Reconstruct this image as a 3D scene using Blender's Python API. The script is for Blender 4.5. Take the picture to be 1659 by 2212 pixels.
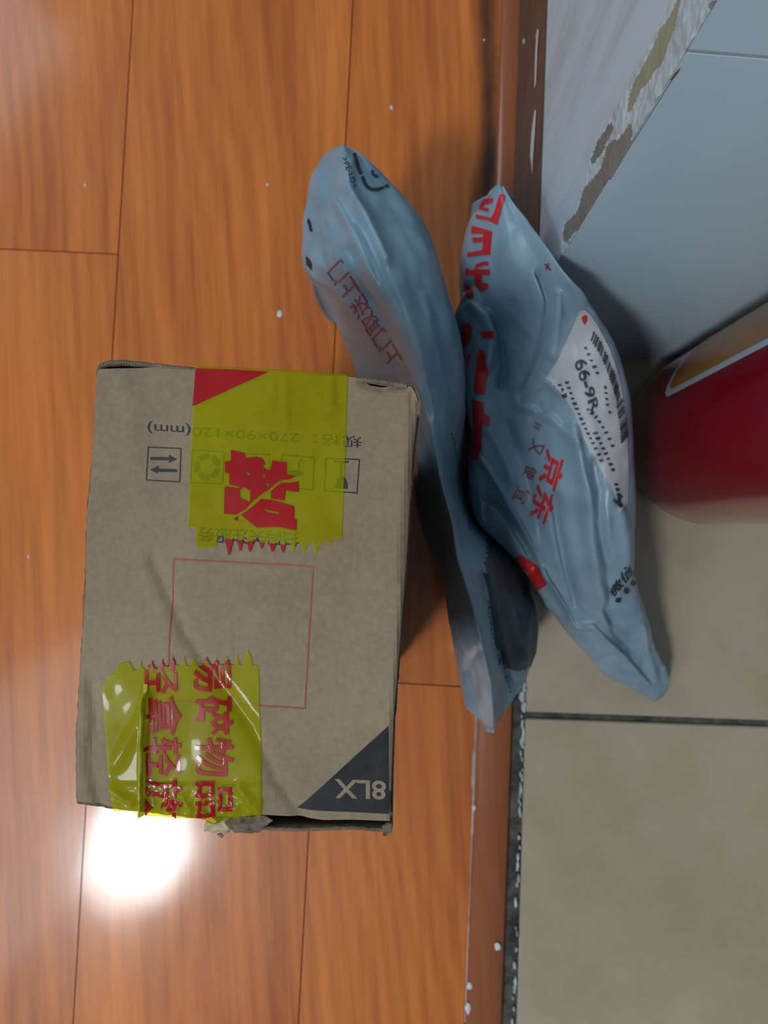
import bpy, bmesh, math, random
from mathutils import Vector, Matrix, noise
from mathutils.bvhtree import BVHTree
from mathutils.geometry import intersect_point_line

random.seed(7)
for o in list(bpy.data.objects):
    bpy.data.objects.remove(o)
scene = bpy.context.scene
COL = scene.collection

# ------------------------------------------------------------------ camera
H = 0.483                      # camera height above the floor (m)
F = 1660.0                     # focal length in pixels of the 1659 x 2212 frame
NAD = (860.0, 1137.0)          # where the plumb line under the camera lands
v = Vector((NAD[0] - 829.5, 1106 - NAD[1], -F)).normalized()
Q = v.rotation_difference(Vector((0, 0, -1)))
cd = bpy.data.cameras.new('camera')
cam = bpy.data.objects.new('camera', cd)
COL.objects.link(cam)
cam.location = (0, 0, H)
cam.rotation_mode = 'QUATERNION'
cam.rotation_quaternion = Q
cd.sensor_fit = 'VERTICAL'
cd.sensor_height = 36.0
cd.lens = 36.0 * F / 2212
cd.clip_start = 0.01
cd.dof.use_dof = True
cd.dof.focus_distance = 0.215
cd.dof.aperture_fstop = 24
scene.camera = cam

# ------------------------------------------------------------------ light
scene.view_settings.view_transform = 'Standard'
scene.view_settings.look = 'None'
scene.view_settings.exposure = 0.0
scene.view_settings.gamma = 1.0
w = bpy.data.worlds.new('world')
scene.world = w
w.use_nodes = True
bg = w.node_tree.nodes['Background']
bg.inputs[0].default_value = (0.55, 0.80, 1.0, 1)
wt = w.node_tree
wtc = wt.nodes.new('ShaderNodeTexCoord')
wdot = wt.nodes.new('ShaderNodeVectorMath')
wdot.operation = 'DOT_PRODUCT'
wdot.inputs[1].default_value = Vector((-0.45, 0.85, 0.25)).normalized()
wmr = wt.nodes.new('ShaderNodeMapRange')
for k_, v_ in (('From Min', -0.8), ('From Max', 0.9), ('To Min', 0.13), ('To Max', 0.32)):
    wmr.inputs[k_].default_value = v_
wt.links.new(wtc.outputs['Generated'], wdot.inputs[0])
wt.links.new(wdot.outputs['Value'], wmr.inputs['Value'])
wt.links.new(wmr.outputs[0], bg.inputs[1])


def area_light(name, loc, target, size, power, color, shape='DISK', size_y=None):
    l = bpy.data.lights.new(name, 'AREA')
    l.shape = shape
    l.size = size
    if size_y:
        l.size_y = size_y
    l.energy = power
    l.color = color
    o = bpy.data.objects.new(name, l)
    COL.objects.link(o)
    o.location = loc
    o.rotation_euler = (Vector(target) - Vector(loc)).to_track_quat('-Z', 'Y').to_euler()
    return o


area_light('ceiling_lamp_light', (-1.02, -1.25, 2.55), (0, 0, 0), 0.42, 30, (0.90, 0.97, 1.0))
area_light('far_left_fill_light', (-1.9, 1.7, 1.9), (0, 0, 0), 1.1, 18, (0.80, 0.92, 1.0), 'RECTANGLE', 1.3)  # added fill with no known source, brightens the far side of the floor
area_light('floor_haze_light', (-1.62, -1.2, 2.5), (-0.2, -0.1, 0), 0.9, 15, (0.76, 0.92, 1.0), 'RECTANGLE', 1.5)  # added unseen panel, not a fixture; puts a pale haze on the glossy floor


# ------------------------------------------------------------------ frame <-> world
def ray(px, py):
    return Q @ Vector((px - 829.5, 1106 - py, -F)).normalized()


def unp(px, py, z=0.0):
    d = ray(px, py)
    t = (z - H) / d.z
    return Vector((d.x * t, d.y * t, z))


QI = Q.inverted()


def proj(p):
    c = QI @ (Vector(p) - Vector((0, 0, H)))
    return (829.5 + F * c.x / -c.z, 1106 - F * c.y / -c.z)


# lid plane of the carton, leaning up a little towards the far side
TZ0, TK = 0.2713, 0.0615
TN = Vector((0, -TK, 1)).normalized()


def T(px, py, off=0.0):
    d = ray(px, py)
    t = (TZ0 - H) / (d.z - TK * d.y)
    return Vector((0, 0, H)) + d * t + TN * off


# ------------------------------------------------------------------ helpers
def empty(name, loc=(0, 0, 0), **k):
    o = bpy.data.objects.new(name, None)
    o.empty_display_size = 0.02
    o.location = loc
    COL.objects.link(o)
    for a, b in k.items():
        o[a] = b
    return o


def link(name, me, mats, parent=None, smooth=True, **k):
    me.name = name
    for m in (mats if isinstance(mats, (list, tuple)) else [mats]):
        me.materials.append(m)
    if smooth:
        for p in me.polygons:
            p.use_smooth = True
    o = bpy.data.objects.new(name, me)
    COL.objects.link(o)
    if parent:
        o.parent = parent
        base = Vector((0, 0, 0))
        q = parent
        while q:
            base += q.location
            q = q.parent
        me.transform(Matrix.Translation(-base))
    for a, b in k.items():
        o[a] = b
    return o


def from_bm(name, bm, mats, parent=None, smooth=True, **k):
    me = bpy.data.meshes.new(name)
    bm.to_mesh(me)
    bm.free()
    return link(name, me, mats, parent, smooth, **k)


def inpoly(x, y, poly):
    r = False
    j = len(poly) - 1
    for i in range(len(poly)):
        xi, yi = poly[i]
        xj, yj = poly[j]
        if (yi > y) != (yj > y) and x < (xj - xi) * (y - yi) / (yj - yi) + xi:
            r = not r
        j = i
    return r


def fill2d(loops):
    """closed loops (holes allowed) -> bmesh in the plane of the loops"""
    cu = bpy.data.curves.new('c', 'CURVE')
    cu.dimensions = '2D'
    cu.fill_mode = 'BOTH'
    for lp in loops:
        s = cu.splines.new('POLY')
        s.points.add(len(lp) - 1)
        for i, (x, y) in enumerate(lp):
            s.points[i].co = (x / 100, y / 100, 0, 1)
        s.use_cyclic_u = True
    o = bpy.data.objects.new('c', cu)
    me = bpy.data.meshes.new_from_object(o)
    bm = bmesh.new()
    bm.from_mesh(me)
    bmesh.ops.scale(bm, vec=(100, 100, 100), verts=bm.verts)
    for vv in bm.verts:
        vv.co.z = 0
    bmesh.ops.remove_doubles(bm, verts=bm.verts, dist=0.01)
    bpy.data.objects.remove(o)
    bpy.data.curves.remove(cu)
    bpy.data.meshes.remove(me)
    return bm


def cut(bm, step, clip=None):
    if not bm.verts:
        return bm
    xs = [q.co.x for q in bm.verts]
    ys = [q.co.y for q in bm.verts]
    for ax, lo, hi in ((0, min(xs), max(xs)), (1, min(ys), max(ys))):
        n = int((hi - lo) / step)
        for i in range(1, n + 1):
            co = [0, 0, 0]
            no = [0, 0, 0]
            co[ax] = lo + (hi - lo) * i / (n + 1)
            no[ax] = 1
            bmesh.ops.bisect_plane(bm, geom=bm.verts[:] + bm.edges[:] + bm.faces[:], plane_co=co, plane_no=no)
    if clip:
        dead = [f for f in bm.faces if not inpoly(f.calc_center_median().x, f.calc_center_median().y, clip)]
        bmesh.ops.delete(bm, geom=dead, context='FACES')
    return bm


def text_bm(s, quad, bold=0.0, clip=None, step=None):
    """lettering fitted in a quad of frame points: lower-left, lower-right, upper-right, upper-left of the text"""
    cu = bpy.data.curves.new('t', 'FONT')
    cu.body = s
    cu.offset = bold
    cu.fill_mode = 'BOTH'
    cu.resolution_u = 4
    o = bpy.data.objects.new('t', cu)
    COL.objects.link(o)
    me = bpy.data.meshes.new_from_object(o)
    bm = bmesh.new()
    bm.from_mesh(me)
    bpy.data.objects.remove(o)
    bpy.data.curves.remove(cu)
    bpy.data.meshes.remove(me)
    xs = [q.co.x for q in bm.verts]
    ys = [q.co.y for q in bm.verts]
    x0, x1, y0, y1 = min(xs), max(xs), min(ys), max(ys)
    a, b, c, d = [Vector((p[0], p[1], 0)) for p in quad]
    for q in bm.verts:
        u = (q.co.x - x0) / (x1 - x0)
        t = (q.co.y - y0) / (y1 - y0)
        q.co = (a * (1 - u) + b * u) * (1 - t) + (d * (1 - u) + c * u) * t
    bmesh.ops.remove_doubles(bm, verts=bm.verts, dist=0.01)
    if step or clip:
        cut(bm, step or 6, clip)
    return bm


def join(bms):
    out = bmesh.new()
    for b in bms:
        me = bpy.data.meshes.new('j')
        b.to_mesh(me)
        b.free()
        out.from_mesh(me)
        bpy.data.meshes.remove(me)
    return out


def stroke(pts, wd):
    """thick polyline -> closed loop"""
    L, R = [], []
    n = len(pts)
    for i, p in enumerate(pts):
        a = Vector(pts[max(0, i - 1)])
        b = Vector(pts[min(n - 1, i + 1)])
        d = (b - a).normalized()
        nn = Vector((-d.y, d.x)) * wd / 2
        p = Vector(p)
        L.append(tuple(p + nn))
        R.append(tuple(p - nn))
    return L + R[::-1]


def seg_dist(x, y, pl):
    best = 1e9
    for i in range(len(pl) - 1):
        ax, ay = pl[i]
        bx, by = pl[i + 1]
        dx, dy = bx - ax, by - ay
        t = max(0, min(1, ((x - ax) * dx + (y - ay) * dy) / (dx * dx + dy * dy)))
        d = math.hypot(x - ax - t * dx, y - ay - t * dy)
        best = min(best, d)
    return best


def creases(x, y, cl):
    s = 0
    for pl, amp, wd in cl:
        d = seg_dist(x, y, pl)
        if d < 3 * wd:
            s += amp * math.exp(-(d / wd) ** 2)
    return s


def sc(pts, k, ox, oy):
    return [(ox + x / k, oy + y / k) for x, y in pts]


# ------------------------------------------------------------------ materials
def mat(name, color, rough=0.5, **k):
    m = bpy.data.materials.new(name)
    m.use_nodes = True
    b = m.node_tree.nodes['Principled BSDF']
    b.inputs['Base Color'].default_value = (*color, 1)
    b.inputs['Roughness'].default_value = rough
    for a, val in k.items():
        b.inputs[a.replace('_', ' ')].default_value = val
    return m


class NT:
    def __init__(s, m):
        s.m = m
        s.t = m.node_tree
        s.b = s.t.nodes['Principled BSDF']

    def n(s, typ, ins=None, **props):
        nd = s.t.nodes.new(typ)
        for a, b in props.items():
            setattr(nd, a, b)
        for a, b in (ins or {}).items():
            if isinstance(b, tuple) and len(b) == 2 and hasattr(b[0], 'outputs'):
                s.t.links.new(b[0].outputs[b[1]], nd.inputs[a])
            else:
                nd.inputs[a].default_value = b
        return nd

    def l(s, a, ao, b, bi):
        s.t.links.new(a.outputs[ao], b.inputs[bi])

    def ramp(s, src, so, stops):
        r = s.n('ShaderNodeValToRGB')
        e = r.color_ramp.elements
        while len(e) < len(stops):
            e.new(0.5)
        for i, (p, c) in enumerate(stops):
            e[i].position = p
            e[i].color = (*c, 1)
        s.l(src, so, r, 'Fac')
        return r

    def coords(s, scale=(1, 1, 1), rot=0.0, kind='Object'):
        tc = s.n('ShaderNodeTexCoord')
        mp = s.n('ShaderNodeMapping')
        mp.inputs['Scale'].default_value = scale
        mp.inputs['Rotation'].default_value = (0, 0, rot)
        s.l(tc, kind, mp, 'Vector')
        return mp

    def noise(s, vec, scale, detail=4, rough=0.5, dist=0.0):
        return s.n('ShaderNodeTexNoise', {'Vector': (vec, 'Vector'), 'Scale': scale, 'Detail': detail,
                                         'Roughness': rough, 'Distortion': dist})

    def bump(s, src, so, strength, dist):
        b = s.n('ShaderNodeBump', {'Height': (src, so), 'Strength': strength, 'Distance': dist})
        s.l(b, 'Normal', s.b, 'Normal')
        return b


# wood laminate
def wood_mat(name, tint=1.0, rot=-0.052, light=(0.84, 0.235, 0.034), dark=(0.35, 0.070, 0.009)):
    m = mat(name, (0.4, 0.13, 0.035), 0.42)
    t = NT(m)
    at = t.n('ShaderNodeAttribute', attribute_name='plank')
    tc = t.n('ShaderNodeTexCoord')
    rt = t.n('ShaderNodeMapping')
    rt.inputs['Rotation'].default_value = (0, 0, rot)
    t.l(tc, 'Object', rt, 'Vector')
    sh = t.n('ShaderNodeVectorMath', operation='MULTIPLY_ADD')
    t.l(at, 'Vector', sh, 0)
    sh.inputs[1].default_value = (3.1, 7.7, 5.3)
    t.l(rt, 'Vector', sh, 2)

    def sm(sx, sy):
        mp = t.n('ShaderNodeMapping')
        mp.inputs['Scale'].default_value = (sx, sy, 1)
        t.l(sh, 'Vector', mp, 'Vector')
        return mp
    fine = t.noise(sm(260, 9), 1.0, 6, 0.62)
    mid = t.noise(sm(55, 3.2), 1.0, 4, 0.55, 0.6)
    big = t.noise(sm(8, 2.4), 1.0, 3, 0.5)
    warp = t.n('ShaderNodeVectorMath', operation='MULTIPLY_ADD')
    wn = t.noise(sm(9, 3.0), 1.0, 2, 0.4)
    t.l(wn, 'Color', warp, 0)
    warp.inputs[1].default_value = (0.09, 0.0, 0.0)
    t.l(sh, 'Vector', warp, 2)
    wv = t.n('ShaderNodeTexWave', {'Vector': (warp, 'Vector'), 'Scale': 26.0, 'Distortion': 1.2, 'Detail': 2.0,
                                   'Detail Scale': 1.5}, wave_type='BANDS', bands_direction='X')
    mx = t.n('ShaderNodeMath', operation='MULTIPLY_ADD')
    t.l(fine, 'Fac', mx, 0); mx.inputs[1].default_value = 0.34
    m2 = t.n('ShaderNodeMath', operation='MULTIPLY_ADD')
    t.l(mid, 'Fac', m2, 0); m2.inputs[1].default_value = 0.42
    m3 = t.n('ShaderNodeMath', operation='MULTIPLY_ADD')
    t.l(wv, 'Fac', m3, 0); m3.inputs[1].default_value = 0.06
    m4 = t.n('ShaderNodeMath', operation='MULTIPLY')
    t.l(big, 'Fac', m4, 0); m4.inputs[1].default_value = 0.36
    t.l(m4, 0, m3, 2)
    t.l(m3, 0, m2, 2)
    t.l(m2, 0, mx, 2)
    mid_c = tuple((a * 0.5 + b * 0.5) * tint for a, b in zip(light, dark))
    r = t.ramp(mx, 0, [(0.38, tuple(c * tint for c in dark)), (0.58, mid_c), (0.80, tuple(c * tint for c in light))])
    t.l(r, 'Color', t.b, 'Base Color')
    t.b.inputs['Coat Weight'].default_value = 0.5
    t.b.inputs['Coat Roughness'].default_value = 0.11
    t.b.inputs['Specular IOR Level'].default_value = 0.28
    sm_n = t.noise(t.coords((9, 9, 9)), 1.0, 4, 0.6)
    rr = t.n('ShaderNodeMapRange', {'Value': (sm_n, 'Fac'), 'From Min': 0.35, 'From Max': 0.65,
                                    'To Min': 0.36, 'To Max': 0.46})
    t.l(rr, 0, t.b, 'Roughness')
    bp = t.bump(mx, 0, 0.10, 0.0006)
    wav = t.noise(t.coords((14, 9, 9)), 1.0, 2, 0.5)
    b2 = t.n('ShaderNodeBump', {'Height': (wav, 'Fac'), 'Strength': 0.25, 'Distance': 0.0012})
    t.l(b2, 'Normal', t.b, 'Coat Normal')
    return m


M_wood = wood_mat('wood_laminate')
M_trim = wood_mat('reddish_trim_wood', 0.8, -0.037, (0.44, 0.135, 0.045), (0.30, 0.075, 0.022))
M_joint = mat('dark_joint', (0.09, 0.045, 0.025), 0.8)


def speckle_mat(name, c1, c2, rough, scale, scale2=None, bump=0.2, bdist=0.0005, lo=0.35, hi=0.65, coat=0):
    m = mat(name, c1, rough)
    t = NT(m)
    mp = t.coords()
    a = t.noise(mp, scale, 6, 0.65)
    if scale2:
        b = t.noise(mp, scale2, 3, 0.5)
        mm = t.n('ShaderNodeMath', operation='ADD')
        t.l(a, 'Fac', mm, 0)
        t.l(b, 'Fac', mm, 1)
        h = t.n('ShaderNodeMath', operation='MULTIPLY')
        t.l(mm, 0, h, 0)
        h.inputs[1].default_value = 0.5
        src, so = h, 0
    else:
        src, so = a, 'Fac'
    r = t.ramp(src, so, [(lo, c1), (hi, c2)])
    t.l(r, 'Color', t.b, 'Base Color')
    if bump:
        t.bump(src, so, bump, bdist)
    t.b.inputs['Coat Weight'].default_value = coat
    t.b.inputs['Coat Roughness'].default_value = 0.12
    return m


M_tile = speckle_mat('beige_floor_tile', (0.40, 0.312, 0.208), (0.48, 0.38, 0.265), 0.33, 26, 7, 0.05, 0.0006, 0.4, 0.6)
M_grout = speckle_mat('dirty_grout', (0.02, 0.02, 0.016), (0.14, 0.13, 0.10), 0.85, 160, 60, 0.6, 0.0015, 0.40, 0.68)
M_caulk = speckle_mat('white_caulk', (0.24, 0.25, 0.23), (0.62, 0.68, 0.68), 0.7, 260, 70, 0.5, 0.001)
M_skirt = speckle_mat('dark_brown_skirting', (0.045, 0.034, 0.028), (0.105, 0.085, 0.072), 0.38, 45, 9, 0.05, 0.0005)
M_paint = mat('dried_white_paint', (0.62, 0.64, 0.62), 0.55)
M_gtile = mat('white_glazed_wall_tile', (0.58, 0.72, 0.81), 0.25)
M_plaster = None


def plaster_mat():
    m = mat('worn_white_plaster', (0.6, 0.65, 0.68), 0.45)
    t = NT(m)
    tc = t.n('ShaderNodeTexCoord')
    mp = t.n('ShaderNodeMapping')
    mp.inputs['Scale'].default_value = (60, 60, 6)
    t.l(tc, 'Object', mp, 'Vector')
    a = t.noise(mp, 1.0, 5, 0.62, 0.7)
    r = t.ramp(a, 'Fac', [(0.28, (0.36, 0.42, 0.44)), (0.42, (0.46, 0.57, 0.64)), (0.56, (0.51, 0.65, 0.74))])
    t.l(r, 'Color', t.b, 'Base Color')
    t.bump(a, 'Fac', 0.05, 0.001)
    return m


M_plaster = plaster_mat()
M_chip = speckle_mat('chipped_plaster', (0.36, 0.42, 0.44), (0.56, 0.66, 0.71), 0.55, 200, 60, 0.4, 0.0008)
M_olive = speckle_mat('bare_yellowish_putty', (0.26, 0.27, 0.175), (0.33, 0.34, 0.23), 0.7, 120, 30, 0.3, 0.0006)
M_bare = speckle_mat('bare_grey_brown_render', (0.17, 0.155, 0.13), (0.25, 0.23, 0.20), 0.75, 120, 30, 0.3, 0.0006)
M_card = speckle_mat('kraft_cardboard', (0.245, 0.165, 0.095), (0.33, 0.232, 0.143), 0.72, 520, 22, 0.35, 0.0004, 0.38, 0.62)
M_cardedge = speckle_mat('worn_cardboard_edge', (0.085, 0.062, 0.040), (0.27, 0.20, 0.135), 0.9, 420, 120, 0.8, 0.001)
M_ink = mat('black_box_ink', (0.018, 0.020, 0.024), 0.6)
M_inkblue = speckle_mat('slate_print', (0.014, 0.014, 0.014), (0.036, 0.036, 0.034), 0.9, 300, 30, 0.1, 0.0003)
M_redprint = speckle_mat('faded_red_print', (0.34, 0.045, 0.035), (0.46, 0.09, 0.07), 0.65, 400, 40, 0.1, 0.0003)
M_cream = mat('torn_paper', (0.52, 0.40, 0.24), 0.8)


def film(name, col, tcol, fac, rough=0.4, bstr=0.05, bdist=0.0008, coat=0.32):
    m = mat(name, col, rough)
    t = NT(m)
    t.b.inputs['Coat Weight'].default_value = coat
    t.b.inputs['Coat Roughness'].default_value = 0.05
    t.b.inputs['Roughness'].default_value = rough
    t.b.inputs['Specular IOR Level'].default_value = 0.2
    mp = t.coords()
    a = t.noise(mp, 70, 3, 0.55, 1.2)
    t.bump(a, 'Fac', bstr, bdist)
    tr = t.n('ShaderNodeBsdfTransparent')
    tr.inputs['Color'].default_value = (*tcol, 1)
    mx = t.n('ShaderNodeMixShader')
    pt = t.noise(mp, 45, 4, 0.6)
    mr = t.n('ShaderNodeMapRange', {'Value': (pt, 'Fac'), 'From Min': 0.35, 'From Max': 0.65,
                                    'To Min': fac - 0.05, 'To Max': fac + 0.05})
    t.l(mr, 0, mx, 0)
    t.l(tr, 0, mx, 1)
    t.l(t.b, 0, mx, 2)
    out = t.t.nodes['Material Output']
    t.l(mx, 0, out, 'Surface')
    return m


M_tape = film('translucent_yellow_tape', (0.62, 0.58, 0.010), (0.84, 0.82, 0.06), 0.30)
M_tapered = film('translucent_red_print', (0.46, 0.006, 0.010), (0.6, 0.03, 0.04), 0.84)
M_taperidge = film('raised_yellow_tape', (0.50, 0.50, 0.03), (0.85, 0.82, 0.1), 0.75)


def bag_mat(name, c1, c2, rough=0.36):
    m = mat(name, c1, rough)
    t = NT(m)
    mp = t.coords()
    a = t.noise(mp, 28, 4, 0.55, 1.5)
    r = t.ramp(a, 'Fac', [(0.35, c1), (0.65, c2)])
    t.l(r, 'Color', t.b, 'Base Color')
    n2 = t.n('ShaderNodeTexNoise', {'Vector': (mp, 'Vector'), 'Scale': 26.0, 'Detail': 3.0, 'Roughness': 0.5,
                                    'Distortion': 2.0}, noise_type='RIDGED_MULTIFRACTAL')
    t.bump(n2, 'Fac', 0.5, 0.0018)
    t.b.inputs['Subsurface Weight'].default_value = 0.0
    return m


M_bag = bag_mat('pale_blue_grey_mailer_film', (0.165, 0.275, 0.345), (0.22, 0.335, 0.405))
M_bag2 = bag_mat('cooler_grey_mailer_film', (0.20, 0.295, 0.365), (0.26, 0.355, 0.425))
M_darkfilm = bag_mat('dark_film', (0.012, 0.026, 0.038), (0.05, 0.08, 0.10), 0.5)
M_bagred = mat('red_bag_print', (0.55, 0.022, 0.024), 0.4)
M_bagredthin = mat('thin_red_bag_print', (0.24, 0.028, 0.065), 0.4)
M_bagblack = mat('black_bag_print', (0.008, 0.014, 0.024), 0.4)
M_label = speckle_mat('label_paper', (0.40, 0.385, 0.40), (0.50, 0.49, 0.50), 0.55, 200, 20, 0.1, 0.0004)
M_labelink = mat('label_ink', (0.035, 0.04, 0.05), 0.6)
M_canred = mat('glossy_red_lacquer', (0.26, 0.003, 0.012), 0.16, Coat_Weight=0.6, Coat_Roughness=0.08)
M_canwhite = mat('silver_label_border', (0.50, 0.52, 0.54), 0.3)
M_cantop = mat('black_plastic_cap', (0.02, 0.02, 0.02), 0.4)
M_canlabel = speckle_mat('amber_picture_label', (0.32, 0.10, 0.012), (0.50, 0.20, 0.03), 0.3, 60, 14, 0.0, 0.0004)

# ------------------------------------------------------------------ floor (laminate planks)
ang_w = 0.052


def line_dir(k):
    """direction along a floor line leaning k px in x per px upward in the frame"""
    return Vector((k, 1, 0)).normalized()


def prism(bm, base, z0, z1, mi=0):
    n = len(base)
    lo = [bm.verts.new((p[0], p[1], z0)) for p in base]
    hi = [bm.verts.new((p[0], p[1], z1)) for p in base]
    fs = [bm.faces.new(hi), bm.faces.new(lo[::-1])]
    for i in range(n):
        fs.append(bm.faces.new((lo[i], lo[(i + 1) % n], hi[(i + 1) % n], hi[i])))
    for f in fs:
        f.material_index = mi
    return fs


D = line_dir(ang_w)
N = Vector((D.y, -D.x, 0))
s1 = unp(221, 1137)
s2 = unp(702, 1137)
tl = unp(1043, 1137)
seams = [(s1, 0)]
bm = bmesh.new()
lay = bm.faces.layers.float_vector.new('plank') if False else bm.verts.layers.float_vector.new('plank')
wdt = (s2 - s1).dot(N)
org = s1
rows = []
for i in range(-9, 2):
    a = i * wdt
    b = (i + 1) * wdt
    if i == 1:
        b = (tl - s1).dot(N) + 0.004
    rows.append((i, a, b))
gap = 0.00035
for i, a, b in rows:
    if i == -1:
        j0 = (unp(120, 543) - org).dot(D)
    elif i == 1:
        j0 = (unp(935, 1480) - org).dot(D)
    elif i == 0:
        j0 = (unp(300, 2900) - org).dot(D)
    else:
        j0 = random.uniform(-0.5, 0.5)
    cuts = [j0 + k * 0.92 for k in range(-3, 4)]
    for c0, c1 in zip(cuts[:-1], cuts[1:]):
        rnd = Vector((random.random(), random.random(), random.random()))
        q = [org + N * (a + gap) + D * (c0 + gap), org + N * (b - gap) + D * (c0 + gap),
             org + N * (b - gap) + D * (c1 - gap), org + N * (a + gap) + D * (c1 - gap)]
        n0 = len(bm.verts)
        prism(bm, q, -0.008, 0.0)
        bm.verts.ensure_lookup_table()
        for vv in bm.verts[n0:]:
            vv[lay] = rnd
prism(bm, [(-1.8, -2.6), (0.07, -2.6), (0.07, 2.6), (-1.8, 2.6)], -0.012, -0.0015, 1)
floor = from_bm('floor', bm, [M_wood, M_joint], smooth=False, kind='structure')

# trim strip between the laminate and the tiles
KT = 0.037
DT = line_dir(KT)
NTv = Vector((DT.y, -DT.x, 0))
ta = unp(1043, 1137)
tb = unp(1120, 1137)
tw = (tb - ta).dot(NTv)
bm = bmesh.new()
prof = [(0, -0.004), (0.0, 0.0012), (0.0018, 0.0026), (0.006, 0.0034), (tw * 0.5, 0.0040), (tw - 0.006, 0.0034),
        (tw - 0.0018, 0.0024), (tw, 0.0010), (tw, -0.004)]
ring = []
for s in (-1.2, 1.6):
    ring.append([bm.verts.new(ta + DT * s + NTv * x + Vector((0, 0, z))) for x, z in prof])
for i in range(len(prof) - 1):
    bm.faces.new((ring[0][i], ring[0][i + 1], ring[1][i + 1], ring[1][i]))
bm.faces.new(ring[0][::-1])
bm.faces.new(ring[1])
trim = from_bm('trim_1', bm, M_trim, kind='structure')

# tiles
kt = 0.031
DG = line_dir(kt)
NG = Vector((DG.y, -DG.x, 0))
g0 = unp(1146, 1137)
gy = (unp(1300, 1550) - g0).dot(DG)     # grout line between two tiles
bm = bmesh.new()
TS = 0.60
for i in range(2):
    for j in range(-2, 2):
        a0, a1 = i * TS, (i + 1) * TS - 0.004
        b0, b1 = gy + j * TS + 0.002, gy + (j + 1) * TS - 0.002
        q = [g0 + NG * a0 + DG * b0, g0 + NG * a1 + DG * b0, g0 + NG * a1 + DG * b1, g0 + NG * a0 + DG * b1]
        prism(bm, q, -0.01, 0.0008)
bmesh.ops.bevel(bm, geom=bm.edges[:], offset=0.0008, segments=1, affect='EDGES')
tile_floor = from_bm('floor_tiles', bm, M_tile, smooth=False, kind='structure')
bm = bmesh.new()
q0, q1 = g0 - NG * 0.012, g0 + NG * 1.3
prism(bm, [q0 - DG * 1.4, q1 - DG * 1.4, q1 + DG * 1.4, q0 + DG * 1.4], -0.012, -0.0012)
from_bm('grout', bm, M_grout, tile_floor, smooth=False)


def blob(p, r, h, seed=0, sx=1.0, sy=1.0):
    b = bmesh.new()
    bmesh.ops.create_icosphere(b, subdivisions=3, radius=1.0)
    for q in b.verts:
        k = 1 + 0.35 * noise.noise(q.co * 1.4 + Vector((seed * 7.1, 0, 0)))
        q.co = Vector((q.co.x * r * k * sx, q.co.y * r * k * sy, max(-0.2, q.co.z) * h)) + p
    return b


# ragged caulk along the tile edge
bms = []
random.seed(3)
for k in range(70):
    py = 1440 + k * 11.5 + random.uniform(-4, 4)
    if py < 1560 or (1560 < py and random.random() < (0.75 if py < 1760 else 0.35)):
        px = 1131 - 0.031 * (py - 1500) + random.uniform(-3, 3)
        big = 1.9 if py < 1545 else 1.0
        bms.append(blob(unp(px, py, 0.0), 0.0008 * big * random.uniform(0.7, 1.4), 0.0018, k, 1.0, random.uniform(1.5, 3.4) / big))
from_bm('caulk', join(bms), M_caulk, tile_floor)
# cracked filler line where the trim meets the planks
bms = []
L9, R9 = [], []
for k in range(80):
    py = 1545 + k * 8.4
    px = 1027 - 0.037 * (py - 1600)
    wd = 5.5 if 1620 < py < 1700 else (1.2 if py > 1800 else 2.4)
    wd *= 1 + 0.5 * noise.noise(Vector((k * .7, 0, 0)))
    L9.append((px - wd, py))
    R9.append((px + wd, py))
b9 = fill2d([L9 + R9[::-1]])
for q in b9.verts:
    q.co = unp(q.co.x, q.co.y, 0.0016)
bms.append(b9)
from_bm('filler_line', join(bms), speckle_mat('old_filler', (0.34, 0.16, 0.10), (0.55, 0.50, 0.48), 0.5, 90, 14, 0.2, 0.0006), trim)
# dried paint drops
for nm, par, pts in (('paint_spot', trim, [(1075, 2045, 7, 0.004), (1014, 2130, 6, 0.003), (1011, 2178, 7, 0.003), (1024, 1745, 5, 0.003)]),
                     ('paint_spot', floor, [(846, 233, 4, 0), (604, 678, 6, 0), (184, 400, 3, 0), (62, 1203, 3, 0), (578, 399, 3, 0), (1046, 87, 3, 0)])):
    for k, (x, y, r, z) in enumerate(pts):
        from_bm(nm, blob(unp(x, y, z), r / 3440 * 1.0, 0.0006, k + 3, 0.9, 1.25 if y < 2160 else 1.7), M_paint, par)

# soft-edged dark brown band on the planks beside the trim
M_darkband = mat('dark_brown_band', (0.035, 0.022, 0.016), 0.6)
gt = NT(M_darkband)
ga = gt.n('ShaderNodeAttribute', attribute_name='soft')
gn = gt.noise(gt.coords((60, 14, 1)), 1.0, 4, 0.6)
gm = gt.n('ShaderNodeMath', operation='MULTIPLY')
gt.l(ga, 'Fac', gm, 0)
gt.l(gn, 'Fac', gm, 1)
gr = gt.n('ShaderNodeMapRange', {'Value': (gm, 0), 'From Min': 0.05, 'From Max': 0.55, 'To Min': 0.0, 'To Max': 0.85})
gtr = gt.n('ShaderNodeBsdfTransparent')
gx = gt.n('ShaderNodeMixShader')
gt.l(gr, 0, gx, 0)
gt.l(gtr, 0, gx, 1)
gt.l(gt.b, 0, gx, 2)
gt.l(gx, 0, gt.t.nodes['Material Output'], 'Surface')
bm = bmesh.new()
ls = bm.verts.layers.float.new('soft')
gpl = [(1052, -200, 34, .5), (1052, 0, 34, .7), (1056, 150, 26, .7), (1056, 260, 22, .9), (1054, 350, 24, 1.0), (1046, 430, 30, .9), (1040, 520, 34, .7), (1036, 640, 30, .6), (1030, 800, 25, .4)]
prev = None
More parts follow.
